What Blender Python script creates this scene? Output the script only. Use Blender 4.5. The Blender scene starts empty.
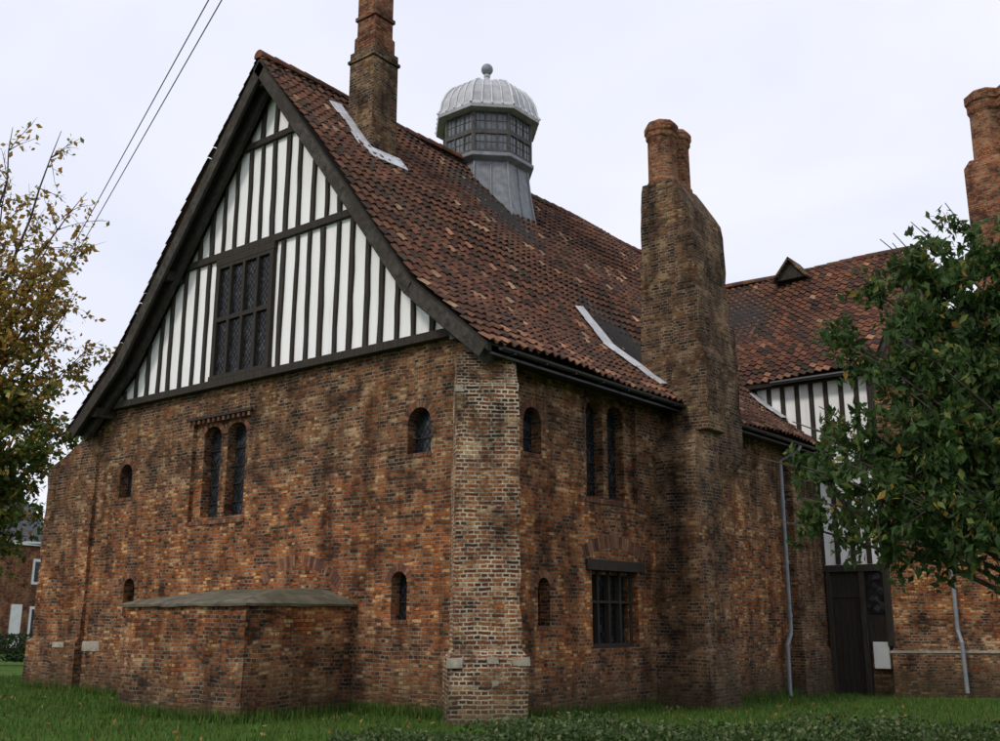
import bpy, bmesh, math, random
import numpy as np
from mathutils import Vector, Matrix, noise as mnoise
random.seed(7); rng=np.random.default_rng(7)
scn=bpy.context.scene
COL=scn.collection

# ------------------------------------------------------------------ nodes
class NT:
    def __init__(s,mat):
        s.t=mat.node_tree; s.t.nodes.clear()
    def n(s,typ,**kw):
        nd=s.t.nodes.new(typ)
        for k,v in kw.items():
            if k=='ins':
                for a,b in v.items():
                    if isinstance(b,bpy.types.NodeSocket): s.t.links.new(b,nd.inputs[a])
                    else: nd.inputs[a].default_value=b
            else: setattr(nd,k,v)
        return nd
    def ramp(s,fac,stops,interp='LINEAR'):
        nd=s.t.nodes.new('ShaderNodeValToRGB'); cr=nd.color_ramp; cr.interpolation=interp
        while len(cr.elements)<len(stops): cr.elements.new(.5)
        for e,(p,c) in zip(cr.elements,stops):
            e.position=p; e.color=(c[0],c[1],c[2],1) if not isinstance(c,(int,float)) else (c,c,c,1)
        s.t.links.new(fac,nd.inputs[0]); return nd.outputs[0]
    def mix(s,fac,a,b,mode='MIX'):
        nd=s.t.nodes.new('ShaderNodeMix'); nd.data_type='RGBA'; nd.blend_type=mode
        for sock,val in ((nd.inputs[0],fac),(nd.inputs[6],a),(nd.inputs[7],b)):
            if isinstance(val,bpy.types.NodeSocket): s.t.links.new(val,sock)
            elif isinstance(val,(int,float)): sock.default_value=val if sock.type=='VALUE' else (val,val,val,1)
            else: sock.default_value=(val[0],val[1],val[2],1)
        return nd.outputs[2]
    def math(s,op,a,b=0.5,c=None,clamp=False):
        nd=s.t.nodes.new('ShaderNodeMath'); nd.operation=op; nd.use_clamp=clamp
        for i,v in enumerate((a,b,c)):
            if v is None: continue
            if isinstance(v,bpy.types.NodeSocket): s.t.links.new(v,nd.inputs[i])
            else: nd.inputs[i].default_value=v
        return nd.outputs[0]
    def noise(s,vec,scale,detail=4,rough=.55,dist=0):
        nd=s.n('ShaderNodeTexNoise',ins={'Scale':scale,'Detail':detail,'Roughness':rough,'Distortion':dist})
        if vec is not None: s.t.links.new(vec,nd.inputs['Vector'])
        return nd.outputs['Fac']
    def out(s,col,rough=.9,bump=None,bs=.5,bd=.01,spec=.3,metal=0,extra=None):
        b=s.n('ShaderNodeBsdfPrincipled')
        for k,v in (('Base Color',col),('Roughness',rough),('Specular IOR Level',spec),('Metallic',metal)):
            if isinstance(v,bpy.types.NodeSocket): s.t.links.new(v,b.inputs[k])
            elif isinstance(v,(tuple,list)): b.inputs[k].default_value=(*v[:3],1)
            else: b.inputs[k].default_value=v
        if bump is not None:
            bn=s.n('ShaderNodeBump',ins={'Strength':bs,'Distance':bd,'Height':bump})
            s.t.links.new(bn.outputs[0],b.inputs['Normal'])
        o=s.n('ShaderNodeOutputMaterial'); s.t.links.new(b.outputs[0],o.inputs[0]); return b
def newmat(name):
    m=bpy.data.materials.new(name); m.use_nodes=True; return m,NT(m)

def brick_mat(name,ramp,mortar=(.29,.24,.17),seed=0.0,soot=.75,mort_size=.011,warm=.8,zgrad=True,gain=1.0):
    m,N=newmat(name)
    uv=N.n('ShaderNodeTexCoord').outputs['UV']; geo=N.n('ShaderNodeNewGeometry').outputs['Position']
    nz=N.n('ShaderNodeTexNoise',ins={'Scale':1.6,'Detail':2,'Vector':uv})
    off=N.n('ShaderNodeVectorMath',operation='MULTIPLY_ADD',ins={0:nz.outputs['Color'],1:(.06,.075,0),2:uv})
    nz2=N.n('ShaderNodeTexNoise',ins={'Scale':17,'Detail':2,'Vector':uv})
    off=N.n('ShaderNodeVectorMath',operation='MULTIPLY_ADD',ins={0:nz2.outputs['Color'],1:(.024,.021,0),2:off.outputs[0]})
    off=N.n('ShaderNodeVectorMath',operation='ADD',ins={0:off.outputs[0],1:(seed,seed*.37,0)})
    br=N.n('ShaderNodeTexBrick',offset=.5,offset_frequency=2,squash=.5,squash_frequency=2,
        ins={'Vector':off.outputs[0],'Color1':(0,0,0,1),'Color2':(1,1,1,1),'Mortar':(.5,.5,.5,1),'Scale':1,'Mortar Size':mort_size,'Mortar Smooth':.35,'Bias':0,'Brick Width':.225,'Row Height':.068})
    big=N.noise(geo,.42,3,.62)
    med=N.noise(geo,1.5,5,.72)
    fine=N.noise(geo,30,3,.65)
    val=N.math('ADD',br.outputs['Color'],N.math('MULTIPLY_ADD',med,1.9,-.95),clamp=True)
    col=N.ramp(val,[(p,tuple(q*gain for q in c)) for p,c in ramp])
    col=N.mix(.65,col,N.ramp(fine,[(.3,(.38,.35,.33)),(.55,(1,1,1)),(.75,(1.5,1.36,1.2))]),'MULTIPLY')
    sep=N.n('ShaderNodeSeparateXYZ',ins={0:geo}).outputs[2]
    if zgrad:
        zw=N.math('MULTIPLY_ADD',big,5.5,N.math('SUBTRACT',sep,2.75))
        warmf=N.ramp(N.math('MULTIPLY',zw,.2),[(.12,.3),(.28,1),(.68,1),(.92,.2)])
        col=N.mix(N.math('MULTIPLY',warmf,warm),col,(1.5,1.0,.60),'MULTIPLY')
        up=N.ramp(N.math('MULTIPLY',zw,.2),[(.8,0),(1.0,1)])
        col=N.mix(N.math('MULTIPLY',up,.7),col,(.76,.75,.70),'MULTIPLY')
    else:
        col=N.mix(N.ramp(big,[(.42,0),(.62,warm*.5)]),col,(1.3,1.0,.8),'MULTIPLY')
    mn=N.noise(geo,2.4,4,.72)
    mcol=N.mix(N.ramp(mn,[(.38,0),(.60,1)]),(mortar[0]*.22,mortar[1]*.20,mortar[2]*.18),mortar)
    col=N.mix(br.outputs['Fac'],col,mcol)
    st=N.n('ShaderNodeMapping',ins={'Vector':geo,'Scale':(1.7,1.7,.22)})
    w=N.noise(st.outputs[0],1.0,4,.7)
    col=N.mix(soot,col,N.ramp(w,[(.36,(.36,.35,.34)),(.50,(.95,.95,.95)),(.7,(1.15,1.12,1.08))]),'MULTIPLY')
    col=N.mix(.85,col,N.ramp(med,[(.34,(.36,.34,.34)),(.48,(.92,.91,.9)),(.64,(1.4,1.3,1.15))]),'MULTIPLY')
    # dark damp staining, heaviest near the ground
    zz=N.math('ADD',sep,N.math('MULTIPLY',med,-2.6))
    base=N.ramp(N.math('MULTIPLY_ADD',zz,.6,.85),[(.0,1),(.55,0)])
    col=N.mix(N.math('MULTIPLY',base,.72),col,(.042,.038,.022))
    h=N.math('ADD',N.math('MULTIPLY',br.outputs['Fac'],-1.0),N.math('MULTIPLY',fine,1.0))
    h=N.math('ADD',h,N.math('MULTIPLY',br.outputs['Color'],.5))
    N.out(col,.93,h,.9,.016,.15); return m
R_main=[(0,(.052,.036,.030)),(.16,(.090,.046,.032)),(.34,(.150,.062,.034)),(.52,(.215,.090,.042)),(.68,(.275,.128,.058)),(.80,(.16,.086,.052)),(.92,(.31,.195,.105)),(1,(.38,.285,.18))]
R_dark=[(0,(.045,.034,.028)),(.2,(.085,.050,.036)),(.45,(.14,.072,.044)),(.7,(.20,.108,.058)),(.88,(.15,.10,.066)),(1,(.28,.2,.12))]
R_red=[(0,(.10,.04,.026)),(.3,(.18,.068,.036)),(.6,(.25,.10,.05)),(.85,(.30,.15,.075)),(1,(.2,.12,.07))]
M_brick=brick_mat('brick_weathered',R_main)
M_bdark=brick_mat('brick_sooty',R_dark,seed=1.7,mortar=(.26,.22,.16),warm=.4)
M_bred=brick_mat('brick_red',R_red,seed=3.1,mortar=(.25,.19,.14),zgrad=False,gain=1.15,soot=.5)
M_bbut=brick_mat('brick_buttress',R_main,mortar=(.54,.48,.37),seed=5.3,soot=.45,mort_size=.015,warm=.45)

def simple(name,c1,c2,scale,rough=.85,bs=.4,bd=.01,spec=.3,stretch=(1,1,1),detail=5,metal=0,c3=None):
    m,N=newmat(name); geo=N.n('ShaderNodeTexCoord').outputs['Object']
    mp=N.n('ShaderNodeMapping',ins={'Vector':geo,'Scale':stretch}).outputs[0]
    f=N.noise(mp,scale,detail,.65); f2=N.noise(mp,scale*.13,3,.6)
    col=N.ramp(f,[(.3,c1),(.7,c2)])
    if c3: col=N.mix(N.ramp(f2,[(.45,0),(.65,.8)]),col,c3)
    N.out(col,rough,f,bs,bd,spec,metal); return m
M_wood=simple('oak_weathered',(.014,.012,.010),(.06,.052,.042),14,.85,.5,.01,.2,(3,3,.25),c3=(.036,.028,.021))
M_barge=simple('oak_bargeboard',(.018,.016,.014),(.085,.076,.064),8,.85,.5,.01,.2,(1,4,1),c3=(.032,.025,.020))
M_soffit=simple('soffit_timber',(.015,.013,.011),(.035,.03,.025),6,.9)
M_stone=simple('stone_pale',(.24,.21,.165),(.44,.40,.32),9,.9,.5,.015,c3=(.2,.17,.12))
M_coping=simple('coping_mossy',(.045,.042,.028),(.19,.165,.12),5,.95,.6,.02,c3=(.065,.066,.03))
M_lead=simple('lead_sheet',(.12,.13,.145),(.26,.275,.295),5,.55,.25,.01,.5,c3=(.18,.19,.21))
M_leadw=simple('lead_bright',(.40,.41,.43),(.68,.69,.71),6,.5,.3,.01,.5)
M_dome=simple('lead_dome',(.28,.29,.31),(.55,.56,.58),4,.5,.3,.01,.5,c3=(.40,.40,.42))
M_came=simple('lead_came',(.012,.012,.013),(.035,.035,.036),8,.8,.1)
M_black=simple('gutter_black',(.012,.012,.013),(.03,.03,.03),6,.45,.1,.005,.5)
M_pipe=simple('pipe_grey',(.15,.165,.19),(.24,.26,.29),5,.5,.1,.004,.5)
M_door=simple('door_dark',(.014,.011,.009),(.035,.027,.02),9,.7,.3,.01,.3,(3,3,.3))
M_white=simple('paint_white',(.66,.66,.64),(.8,.8,.78),3,.6,.1)
M_bark=simple('bark',(.035,.028,.022),(.10,.085,.07),12,.95,.7,.02,.2,(1,1,.3))
M_slate=simple('slate_roof',(.04,.043,.05),(.085,.09,.1),4,.7,.2)
M_cable=simple('cable',(.08,.08,.08),(.12,.12,.12),4,.7,.0)

m,N=newmat('lime_plaster'); geo=N.n('ShaderNodeTexCoord').outputs['Object']
mp=N.n('ShaderNodeMapping',ins={'Vector':geo,'Scale':(2.5,2.5,.35)}).outputs[0]
f=N.noise(mp,1.6,5,.7); f2=N.noise(geo,30,3,.6); f3=N.noise(geo,.8,3,.6)
c=N.ramp(f,[(.28,(.72,.71,.69)),(.45,(.88,.88,.88)),(.7,(.92,.92,.92))])
c=N.mix(N.ramp(f3,[(.52,0),(.72,.3)]),c,(.74,.73,.71))
N.out(c,.9,f2,.25,.006,.2); M_plaster=m

m,N=newmat('leaded_glass'); geo=N.n('ShaderNodeTexCoord').outputs['Object']
v=N.n('ShaderNodeTexVoronoi',ins={'Vector':geo,'Scale':8.0})
c=N.ramp(N.n('ShaderNodeSeparateColor',ins={0:v.outputs['Color']}).outputs[0],[(0,(.006,.007,.009)),(.7,(.014,.016,.019)),(1,(.05,.055,.063))])
N.out(c,.22,v.outputs['Color'],.2,.02,.35); M_glass=m

def attr_mat(name,rough=.8,transl=0,bs=.4,dirt=None,spec=.25,nscale=9,damt=.3):
    m,N=newmat(name); a=N.n('ShaderNodeAttribute',attribute_name='Col').outputs['Color']; geo=N.n('ShaderNodeNewGeometry').outputs['Position']
    col=a; f=None
    if bs or dirt: f=N.noise(geo,nscale,4,.65)
    if dirt:
        col=N.mix(.7,a,N.ramp(f,[(.3,(.45,.43,.42)),(.55,(1,1,1)),(.75,(1.35,1.3,1.25))]),'MULTIPLY')
        g=N.noise(geo,.9,4,.7)
        col=N.mix(N.ramp(g,[(.48,0),(.68,damt)]),col,dirt)
    b=N.out(col,rough,f if bs else None,bs,.008,spec)
    if transl:
        tr=N.n('ShaderNodeBsdfTranslucent'); N.t.links.new(col,tr.inputs[0]); mx=N.n('ShaderNodeMixShader',ins={0:transl})
        N.t.links.new(b.outputs[0],mx.inputs[1]); N.t.links.new(tr.outputs[0],mx.inputs[2])
        o=[x for x in N.t.nodes if x.type=='OUTPUT_MATERIAL'][0]; N.t.links.new(mx.outputs[0],o.inputs[0])
    return m
M_tile=attr_mat('clay_pantile',.9,0,.4,(.070,.055,.036),.15,damt=.45)
M_vous=attr_mat('brick_voussoir',.92,0,.6,(.09,.05,.036),.15,damt=.8)
M_leaf=attr_mat('leaf',.6,.35,0)
M_grassb=attr_mat('grass_blade',.7,.3,0)

# ------------------------------------------------------------------ mesh helpers
def empty(name,loc=(0,0,0)):
    e=bpy.data.objects.new(name,None); e.location=loc; COL.objects.link(e); return e
def box_uv(me):
    if not me.uv_layers: me.uv_layers.new(name='UVMap')
    uvl=me.uv_layers.active.data
    for p in me.polygons:
        n=p.normal
        if abs(n.z)>.92: t=Vector((1,0,0)); b=Vector((0,1,0))
        else:
            t=Vector((-n.y,n.x,0)).normalized(); b=Vector((0,0,1))
            if abs(n.z)>.2: b=n.cross(t)
        for li in p.loop_indices:
            co=me.vertices[me.loops[li].vertex_index].co
            uvl[li].uv=(co.dot(t),co.dot(b))
def mk(name,verts,faces,mat,parent=None,uv=False,cols=None,smooth=False,recalc=True):
    me=bpy.data.meshes.new(name); me.from_pydata([tuple(v) for v in verts],[],faces)
    if recalc:
        bm=bmesh.new(); bm.from_mesh(me); bmesh.ops.recalc_face_normals(bm,faces=bm.faces); bm.to_mesh(me); bm.free()
    me.update()
    if cols is not None:
        ca=me.color_attributes.new('Col','FLOAT_COLOR','POINT')
        arr=np.ones((len(verts),4),dtype=np.float32); arr[:,:3]=np.asarray(cols,dtype=np.float32); ca.data.foreach_set('color',arr.ravel())
    if uv: box_uv(me)
    if smooth:
        for p in me.polygons: p.use_smooth=True
    me.materials.append(mat)
    o=bpy.data.objects.new(name,me); COL.objects.link(o)
    if parent: o.parent=parent
    return o
def worn(o,amp=.02,cell=.16,chip=.03):
    """split a masonry mesh finely and push its surface about so faces and arrises are uneven"""
    me=o.data; bm=bmesh.new(); bm.from_mesh(me)
    for _ in range(7):
        es=[e for e in bm.edges if e.calc_length()>cell*1.6]
        if not es: break
        bmesh.ops.subdivide_edges(bm,edges=es,cuts=1,use_grid_fill=True)
    bmesh.ops.recalc_face_normals(bm,faces=bm.faces)
    bm.normal_update(); mv={}
    for v in bm.verts:
        p=v.co; q=mnoise.noise_vector(p*1.3)*amp+mnoise.noise_vector(p*5.1)*amp*.6
        sharp=any(len(e.link_faces)==2 and e.calc_face_angle(0)>.6 for e in v.link_edges)
        if sharp:
            k=max(0,mnoise.noise(p*6.7)+.15); q=q-v.normal*chip*k*1.6
        mv[v]=Vector((q.x,q.y,q.z*.35))
    for v,q in mv.items(): v.co+=q
    bm.to_mesh(me); bm.free()
    for p in me.polygons: p.use_smooth=True
    me.set_sharp_from_angle(angle=math.radians(32)); return o
class MB:
    def __init__(s): s.v=[]; s.f=[]; s.c=[]
    def add(s,vs,fs,col=(1,1,1)):
        k=len(s.v); s.v+= [tuple(v) for v in vs]; s.f+=[tuple(i+k for i in f) for f in fs]; s.c+=[col]*len(vs)
    def box(s,x0,x1,y0,y1,z0,z1,col=(1,1,1)):
        s.add([(x0,y0,z0),(x1,y0,z0),(x1,y1,z0),(x0,y1,z0),(x0,y0,z1),(x1,y0,z1),(x1,y1,z1),(x0,y1,z1)],
              [(0,3,2,1),(4,5,6,7),(0,1,5,4),(1,2,6,5),(2,3,7,6),(3,0,4,7)],col)
    def loft(s,rings,cap=True,col=(1,1,1)):
        n=len(rings[0]); vs=[p for r in rings for p in r]; fs=[]
        for i in range(len(rings)-1):
            for j in range(n): fs.append((i*n+j,i*n+(j+1)%n,(i+1)*n+(j+1)%n,(i+1)*n+j))
        if cap: fs.append(tuple(range(n))[::-1]); fs.append(tuple((len(rings)-1)*n+j for j in range(n)))
        s.add(vs,fs,col)
    def beam(s,a,b,w,d,up=(0,1,0),col=(1,1,1)):
        a=Vector(a);b=Vector(b);t=(b-a).normalized();u=Vector(up);u=(u-t*u.dot(t)).normalized();q=t.cross(u)
        R=lambda p:[p+q*w/2+u*d/2,p-q*w/2+u*d/2,p-q*w/2-u*d/2,p+q*w/2-u*d/2]
        s.loft([R(a),R(b)],True,col)
    def tube(s,pts,rads,n=6,col=(1,1,1)):
        rings=[]
        for i,p in enumerate(pts):
            a=Vector(pts[max(i-1,0)]); b=Vector(pts[min(i+1,len(pts)-1)]); t=(b-a).normalized()
            u=t.orthogonal().normalized() if i==0 else (u-t*u.dot(t)).normalized()
            w=t.cross(u); rings.append([Vector(p)+(u*math.cos(2*math.pi*k/n)+w*math.sin(2*math.pi*k/n))*rads[i] for k in range(n)])
        s.loft(rings,True,col)
    def obj(s,name,mat,parent=None,uv=False,cols=False,smooth=False,bevel=0):
        o=mk(name,s.v,s.f,mat,parent,uv,s.c if cols else None,smooth)
        if bevel:
            b=o.modifiers.new('bev','BEVEL'); b.width=bevel; b.segments=1; b.limit_method='ANGLE'
        return o
def rect(x0,x1,y0,y1,z): return [(x0,y0,z),(x1,y0,z),(x1,y1,z),(x0,y1,z)]
def apply_bool(o,cut):
    md=o.modifiers.new('b','BOOLEAN'); md.object=cut; md.operation='DIFFERENCE'; md.solver='EXACT'
    dg=bpy.context.evaluated_depsgraph_get(); dg.update()
    me=bpy.data.meshes.new_from_object(o.evaluated_get(dg)); o.modifiers.clear(); o.data=me
    bpy.data.objects.remove(cut)

def zg(x,y):
    return -.02*min(max(y,0),15)+.03*math.sin(x*.35+1)*math.cos(y*.3)-.02

hall=empty('timber_framed_brick_hall')

# ------------------------------------------------------------------ hall walls
RP=[(-5.9,13.45),(-1.2,7.40),(.52,5.98)]
LP=[(-5.9,13.45),(-10.6,7.40),(-12.32,5.98)]
def roofz(x):
    if x>-5.9: P=RP
    else: P=LP
    d=abs(x+5.9)
    d1=abs(P[1][0]+5.9); d2=abs(P[2][0]+5.9)
    if d<d1: return 13.45-(13.45-7.40)*d/d1
    return 7.40-(7.40-5.98)*(d-d1)/(d2-d1)
prof=[(-12,-.6),(0,-.6),(0,6.08),(-.35,6.45),(-1.2,7.15),(-5.9,13.1),(-10.6,7.15),(-11.5,6.45),(-12,6.08)]
b=MB(); b.loft([[(x,0,z) for x,z in prof],[(x,18.6,z) for x,z in prof]])
walls=b.obj('hall_walls',M_brick,hall)
FAC=lambda u,d,z:(u,d,z)
SID=lambda u,d,z:(-d,u,z)
def arch_poly(u0,u1,z0,z1,rise=None,n=10,point=False):
    r=(u1-u0)/2; c=(u0+u1)/2
    rise=r if rise is None else rise; zs=z1-rise
    pts=[(u0,z0),(u1,z0)]
    for k in range(n+1):
        a=math.pi*k/n; pts.append((c+r*math.cos(a),zs+rise*math.sin(a)))
    return pts
def prism(mbx,pts,T,d0,d1,col=(1,1,1)):
    mbx.loft([[T(u,d0,z) for u,z in pts],[T(u,d1,z) for u,z in pts]],True,col)
rec=MB(); deep=MB()
prism(rec,[(-8.22,3.55),(-6.3,3.55),(-6.3,5.74),(-8.22,5.74)],FAC,-.2,.10)
prism(rec,[(2.98,3.78),(4.85,3.78),(4.85,5.85),(2.98,5.85)],SID,-.2,.10)
prism(rec,[(3.12,1.04),(4.76,1.04),(4.76,2.46),(3.12,2.46)],SID,-.2,.18)
ARCH=[(FAC,-7.93,-7.34,3.66,5.60,.2,.34),(FAC,-7.12,-6.5,3.66,5.60,.2,.34),
      (FAC,-1.80,-1.24,4.42,5.24,None,.25),(FAC,-10.95,-10.45,4.27,5.05,None,.25),(FAC,-2.12,-1.74,1.56,2.38,None,.25),(FAC,-10.42,-10.0,1.7,2.45,None,.25),
      (SID,3.17,3.76,3.86,5.74,.2,.34),(SID,3.93,4.53,3.86,5.74,.2,.34),
      (SID,1.03,1.57,4.43,5.26,None,.25),(SID,1.43,1.78,1.46,2.28,None,.25)]
for T,u0,u1,z0,z1,ri,d in ARCH: prism(deep,arch_poly(u0,u1,z0,z1,ri,24 if ri is None else 16),T,-.5,d)
prism(deep,[(3.2,1.1),(4.68,1.1),(4.68,2.4),(3.2,2.4)],SID,-.5,.36)
apply_bool(walls,rec.obj('cut1',M_brick)); apply_bool(walls,deep.obj('cut2',M_brick))
box_uv(walls.data)
walls.data.materials.clear(); walls.data.materials.append(M_brick)

glass=MB(); came=MB(); vous=MB(); wood=MB()
def lattice(T,u0,u1,z0,z1,d,pitch=.13,diamond=True,inside=None):
    w=.008
    if diamond:
        H=z1-z0; W=u1-u0; sl=1.35
        for sgn in (1,-1):
            k=-H/sl-W
            while k<W+H/sl+W:
                pts=[]
                for t in np.linspace(0,H,40):
                    u=u0+k+sgn*t/sl
                    if u0<=u<=u1 and (inside is None or inside(u,z0+t)): pts.append((u,z0+t))
                if len(pts)>1:
                    (ua,za),(ub,zb)=pts[0],pts[-1]; came.beam(T(ua,d,za),T(ub,d,zb),w,.006,T(0,1,0))
                k+=pitch
    else:
        u=u0+pitch
        while u<u1-.03:
            came.beam(T(u,d,z0),T(u,d,z1),w,.006,T(0,1,0)); u+=pitch
        z=z0+pitch*1.2
        while z<z1-.03:
            came.beam(T(u0,d,z),T(u1,d,z),w,.006,T(0,1,0)); z+=pitch*1.2
def bcol():
    r=random.random(); base=random.choice([(.18,.078,.045),(.22,.10,.055),(.13,.062,.042),(.23,.125,.075),(.09,.05,.04)])
    k=.75+.45*r; return tuple(q*k for q in base)
for T,u0,u1,z0,z1,ri,d in ARCH:
    r=(u1-u0)/2; c=(u0+u1)/2; rise=r if ri is None else ri; zs=z1-rise
    prism(glass,[(u0-.02,z0-.02),(u1+.02,z0-.02),(u1+.02,z1+.02),(u0-.02,z1+.02)],T,d-.03,d-.01)
    ins=lambda u,z,c=c,r=r,zs=zs,rise=rise:(z<zs) or (((u-c)/r)**2+((z-zs)/rise)**2<1)
    lattice(T,u0,u1,z0,z1,d-.040,.12,True,ins)
    for q in np.arange(z0+.3,zs,.38): came.beam(T(u0,d-.06,q),T(u1,d-.06,q),.016,.016,T(0,1,0))
    pr=.006 if ri is None else -.085
    th=.13 if ri is None else .12
    n=max(9,int(math.pi*(r+.1)/.085))
    for k in range(n):
        a0=math.pi*(k+.06)/n; a1=math.pi*(k+.94)/n
        q=[(c+(r+.0)*math.cos(a0),zs+rise*math.sin(a0)),(c+(r+th)*math.cos(a0),zs+(rise+th)*math.sin(a0)),(c+(r+th)*math.cos(a1),zs+(rise+th)*math.sin(a1)),(c+r*math.cos(a1),zs+rise*math.sin(a1))]
        prism(vous,q,T,-pr-random.uniform(0,.006),.02 if ri is None else .12,bcol())
    if ri is None:
        nb=max(4,int((u1-u0+.06)/.085))
        for k in range(nb):
            a=u0-.03+(u1-u0+.06)*k/nb
            prism(vous,[(a,z0-.07),(a+(u1-u0+.06)/nb-.012,z0-.07),(a+(u1-u0+.06)/nb-.012,z0-.0),(a,z0-.0)],T,-.015,.05,bcol())
def arc(T,c,zs,r,th,a0,a1,pr=.004,w=.085,skip=0):
    n=int((a1-a0)*(r+th/2)/w)
    for k in range(n):
        if random.random()<skip: continue
        p0=a0+(a1-a0)*(k+.06)/n; p1=a0+(a1-a0)*(k+.94)/n
        q=[(c+r*math.cos(p0),zs+r*math.sin(p0)),(c+(r+th)*math.cos(p0),zs+(r+th)*math.sin(p0)),(c+(r+th)*math.cos(p1),zs+(r+th)*math.sin(p1)),(c+r*math.cos(p1),zs+r*math.sin(p1))]
        prism(vous,q,T,-pr-random.uniform(0,.006),.03,bcol())
arc(FAC,-4.6,1.0,1.55,.22,math.radians(42),math.radians(128),skip=.12)
arc(SID,3.94,.55,2.35,.24,math.radians(64),math.radians(116))
prism(glass,[(3.2,1.1),(4.68,1.1),(4.68,2.4),(3.2,2.4)],SID,.28,.30)
wood.box(-.16,.05,2.92,4.98,2.46,2.66)
for k in range(5):
    y=3.15+k*(4.73-3.15)/4; wood.box(-.26,-.14,y-.03,y+.03,1.04,2.46)
wood.box(-.27,-.12,3.12,4.76,1.04,1.12); wood.box(-.255,-.15,3.12,4.76,1.86,1.91)
lattice(SID,3.2,4.68,1.1,2.42,.265,.11,False)
wood.box(-8.42,-6.2,-.06,.05,5.76,5.82)
for k in range(13): vous.box(-8.38+k*.17,-8.30+k*.17,-.04,.03,5.67,5.757,bcol())
for T,a,bb,z in ((FAC,-8.24,-6.28,3.55),(SID,2.96,4.87,3.78)):
    n=int((bb-a)/.115)
    for k in range(n):
        u=a+(bb-a)*k/n; prism(vous,[(u,z-.06),(u+(bb-a)/n-.01,z-.06),(u+(bb-a)/n-.01,z+.02),(u,z+.02)],T,-.025,.12,bcol())
for k in range(22): prism(vous,[(2.9+k*.09,5.86),(2.9+k*.09+.078,5.86),(2.9+k*.09+.078,6.05),(2.9+k*.09,6.05)],SID,-.01,.05,bcol())

# ------------------------------------------------------------------ gable timber frame
pl=MB()
GP=[(-11.45,6.5),(-.35,6.5),(-1.25,7.1),(-5.9,13.05),(-10.55,7.1)]
pl.loft([[(x,-.05,z) for x,z in GP],[(x,.01,z) for x,z in GP]])
pl.obj('gable_plaster',M_plaster,hall)
def stud(x,z0,z1,w=.10):
    dx=random.uniform(-.035,.035); w*=random.uniform(.8,1.2); n=5
    rings=[]
    for i in range(n+1):
        z=z0+(z1-z0)*i/n; cx=x+dx*i/n+random.uniform(-.01,.01); ww_=w/2*random.uniform(.88,1.1)
        rings.append([(cx-ww_,-.108,z),(cx+ww_,-.108,z),(cx+ww_,-.03,z),(cx-ww_,-.03,z)])
    wood.loft(rings)
def lim(x): return roofz(x)-.35
xs=-11.3
while xs<-.7:
    x=xs+random.uniform(-.03,.03); top=min(lim(x),9.28)
    if top>6.7 and not(-7.55<x<-5.65): stud(x,6.55,top)
    xs+=.42
xs=-8.75
while xs<-3.0:
    x=xs+random.uniform(-.025,.025); top=min(lim(x),11.68)
    if top>9.6: stud(x,9.46,top,.105)
    xs+=.42
for x in (-6.75,-6.3,-5.85,-5.4,-4.95): stud(x,11.83,min(lim(x)+.1,13),.10)
wood.box(-9.15,-2.7,-.14,-.02,9.30,9.46)
wood.box(-7.35,-4.5,-.14,-.02,11.69,11.83)
wood.box(-11.75,-.15,-.18,.0,6.38,6.54)
gx0,gx1,gz0,gz1=-7.52,-5.7,6.6,9.14
wood.box(-7.6,-5.62,-.15,-.03,9.141,9.298)
glass.box(gx0,gx1,-.075,-.055,gz0,gz1)
for k in range(5):
    x=gx0+k*(gx1-gx0)/4; w=.042 if 0<k<4 else .065; wood.box(x-w,x+w,-.15,-.04,gz0,gz1)
wood.box(gx0+.01,gx1-.01,-.145,-.045,7.84,7.94); wood.box(gx0-.08,gx1+.08,-.17,-.045,6.542,6.64); wood.box(gx0-.06,gx1+.06,-.148,-.045,9.06,9.138)
for k in range(4):
    a=gx0+k*(gx1-gx0)/4+.04; e=gx0+(k+1)*(gx1-gx0)/4-.04
    lattice(FAC,a,e,6.64,7.84,-.085,.115); lattice(FAC,a,e,7.94,9.06,-.085,.115)
bg=MB()
for P in (RP,LP):
    for i in range(2):
        a,b2=P[i],P[i+1]; t=Vector((b2[0]-a[0],0,b2[1]-a[1])).normalized()
        nrm=Vector((t.z,0,-t.x))
        if nrm.z>0: nrm=-nrm
        A=Vector((a[0],-.57,a[1])); B=Vector((b2[0],-.57,b2[1]))
        if i==0: B=B+t*.05
        for off,yy,w,d in ((.165,0,.25,.07),(.25,.30,.26,.10)):
            bg.beam(A+nrm*off+Vector((0,yy,0)),B+nrm*off+Vector((0,yy,0)),w,d,(0,1,0))
for x,z in ((-5.9,12.95),(-9.0,9.15),(-2.8,9.15),(-11.5,6.3),(-.3,6.3)): bg.box(x-.10,x+.10,-.5,0,z-.11,z+.11)
bg.obj('bargeboards',M_barge,hall)
wood.obj('timber_frame',M_wood,hall,bevel=.006)
glass.obj('window_glass',M_glass,hall); came.obj('window_leading',M_came,hall); vous.obj('brick_arches',M_vous,hall,cols=True)

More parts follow.
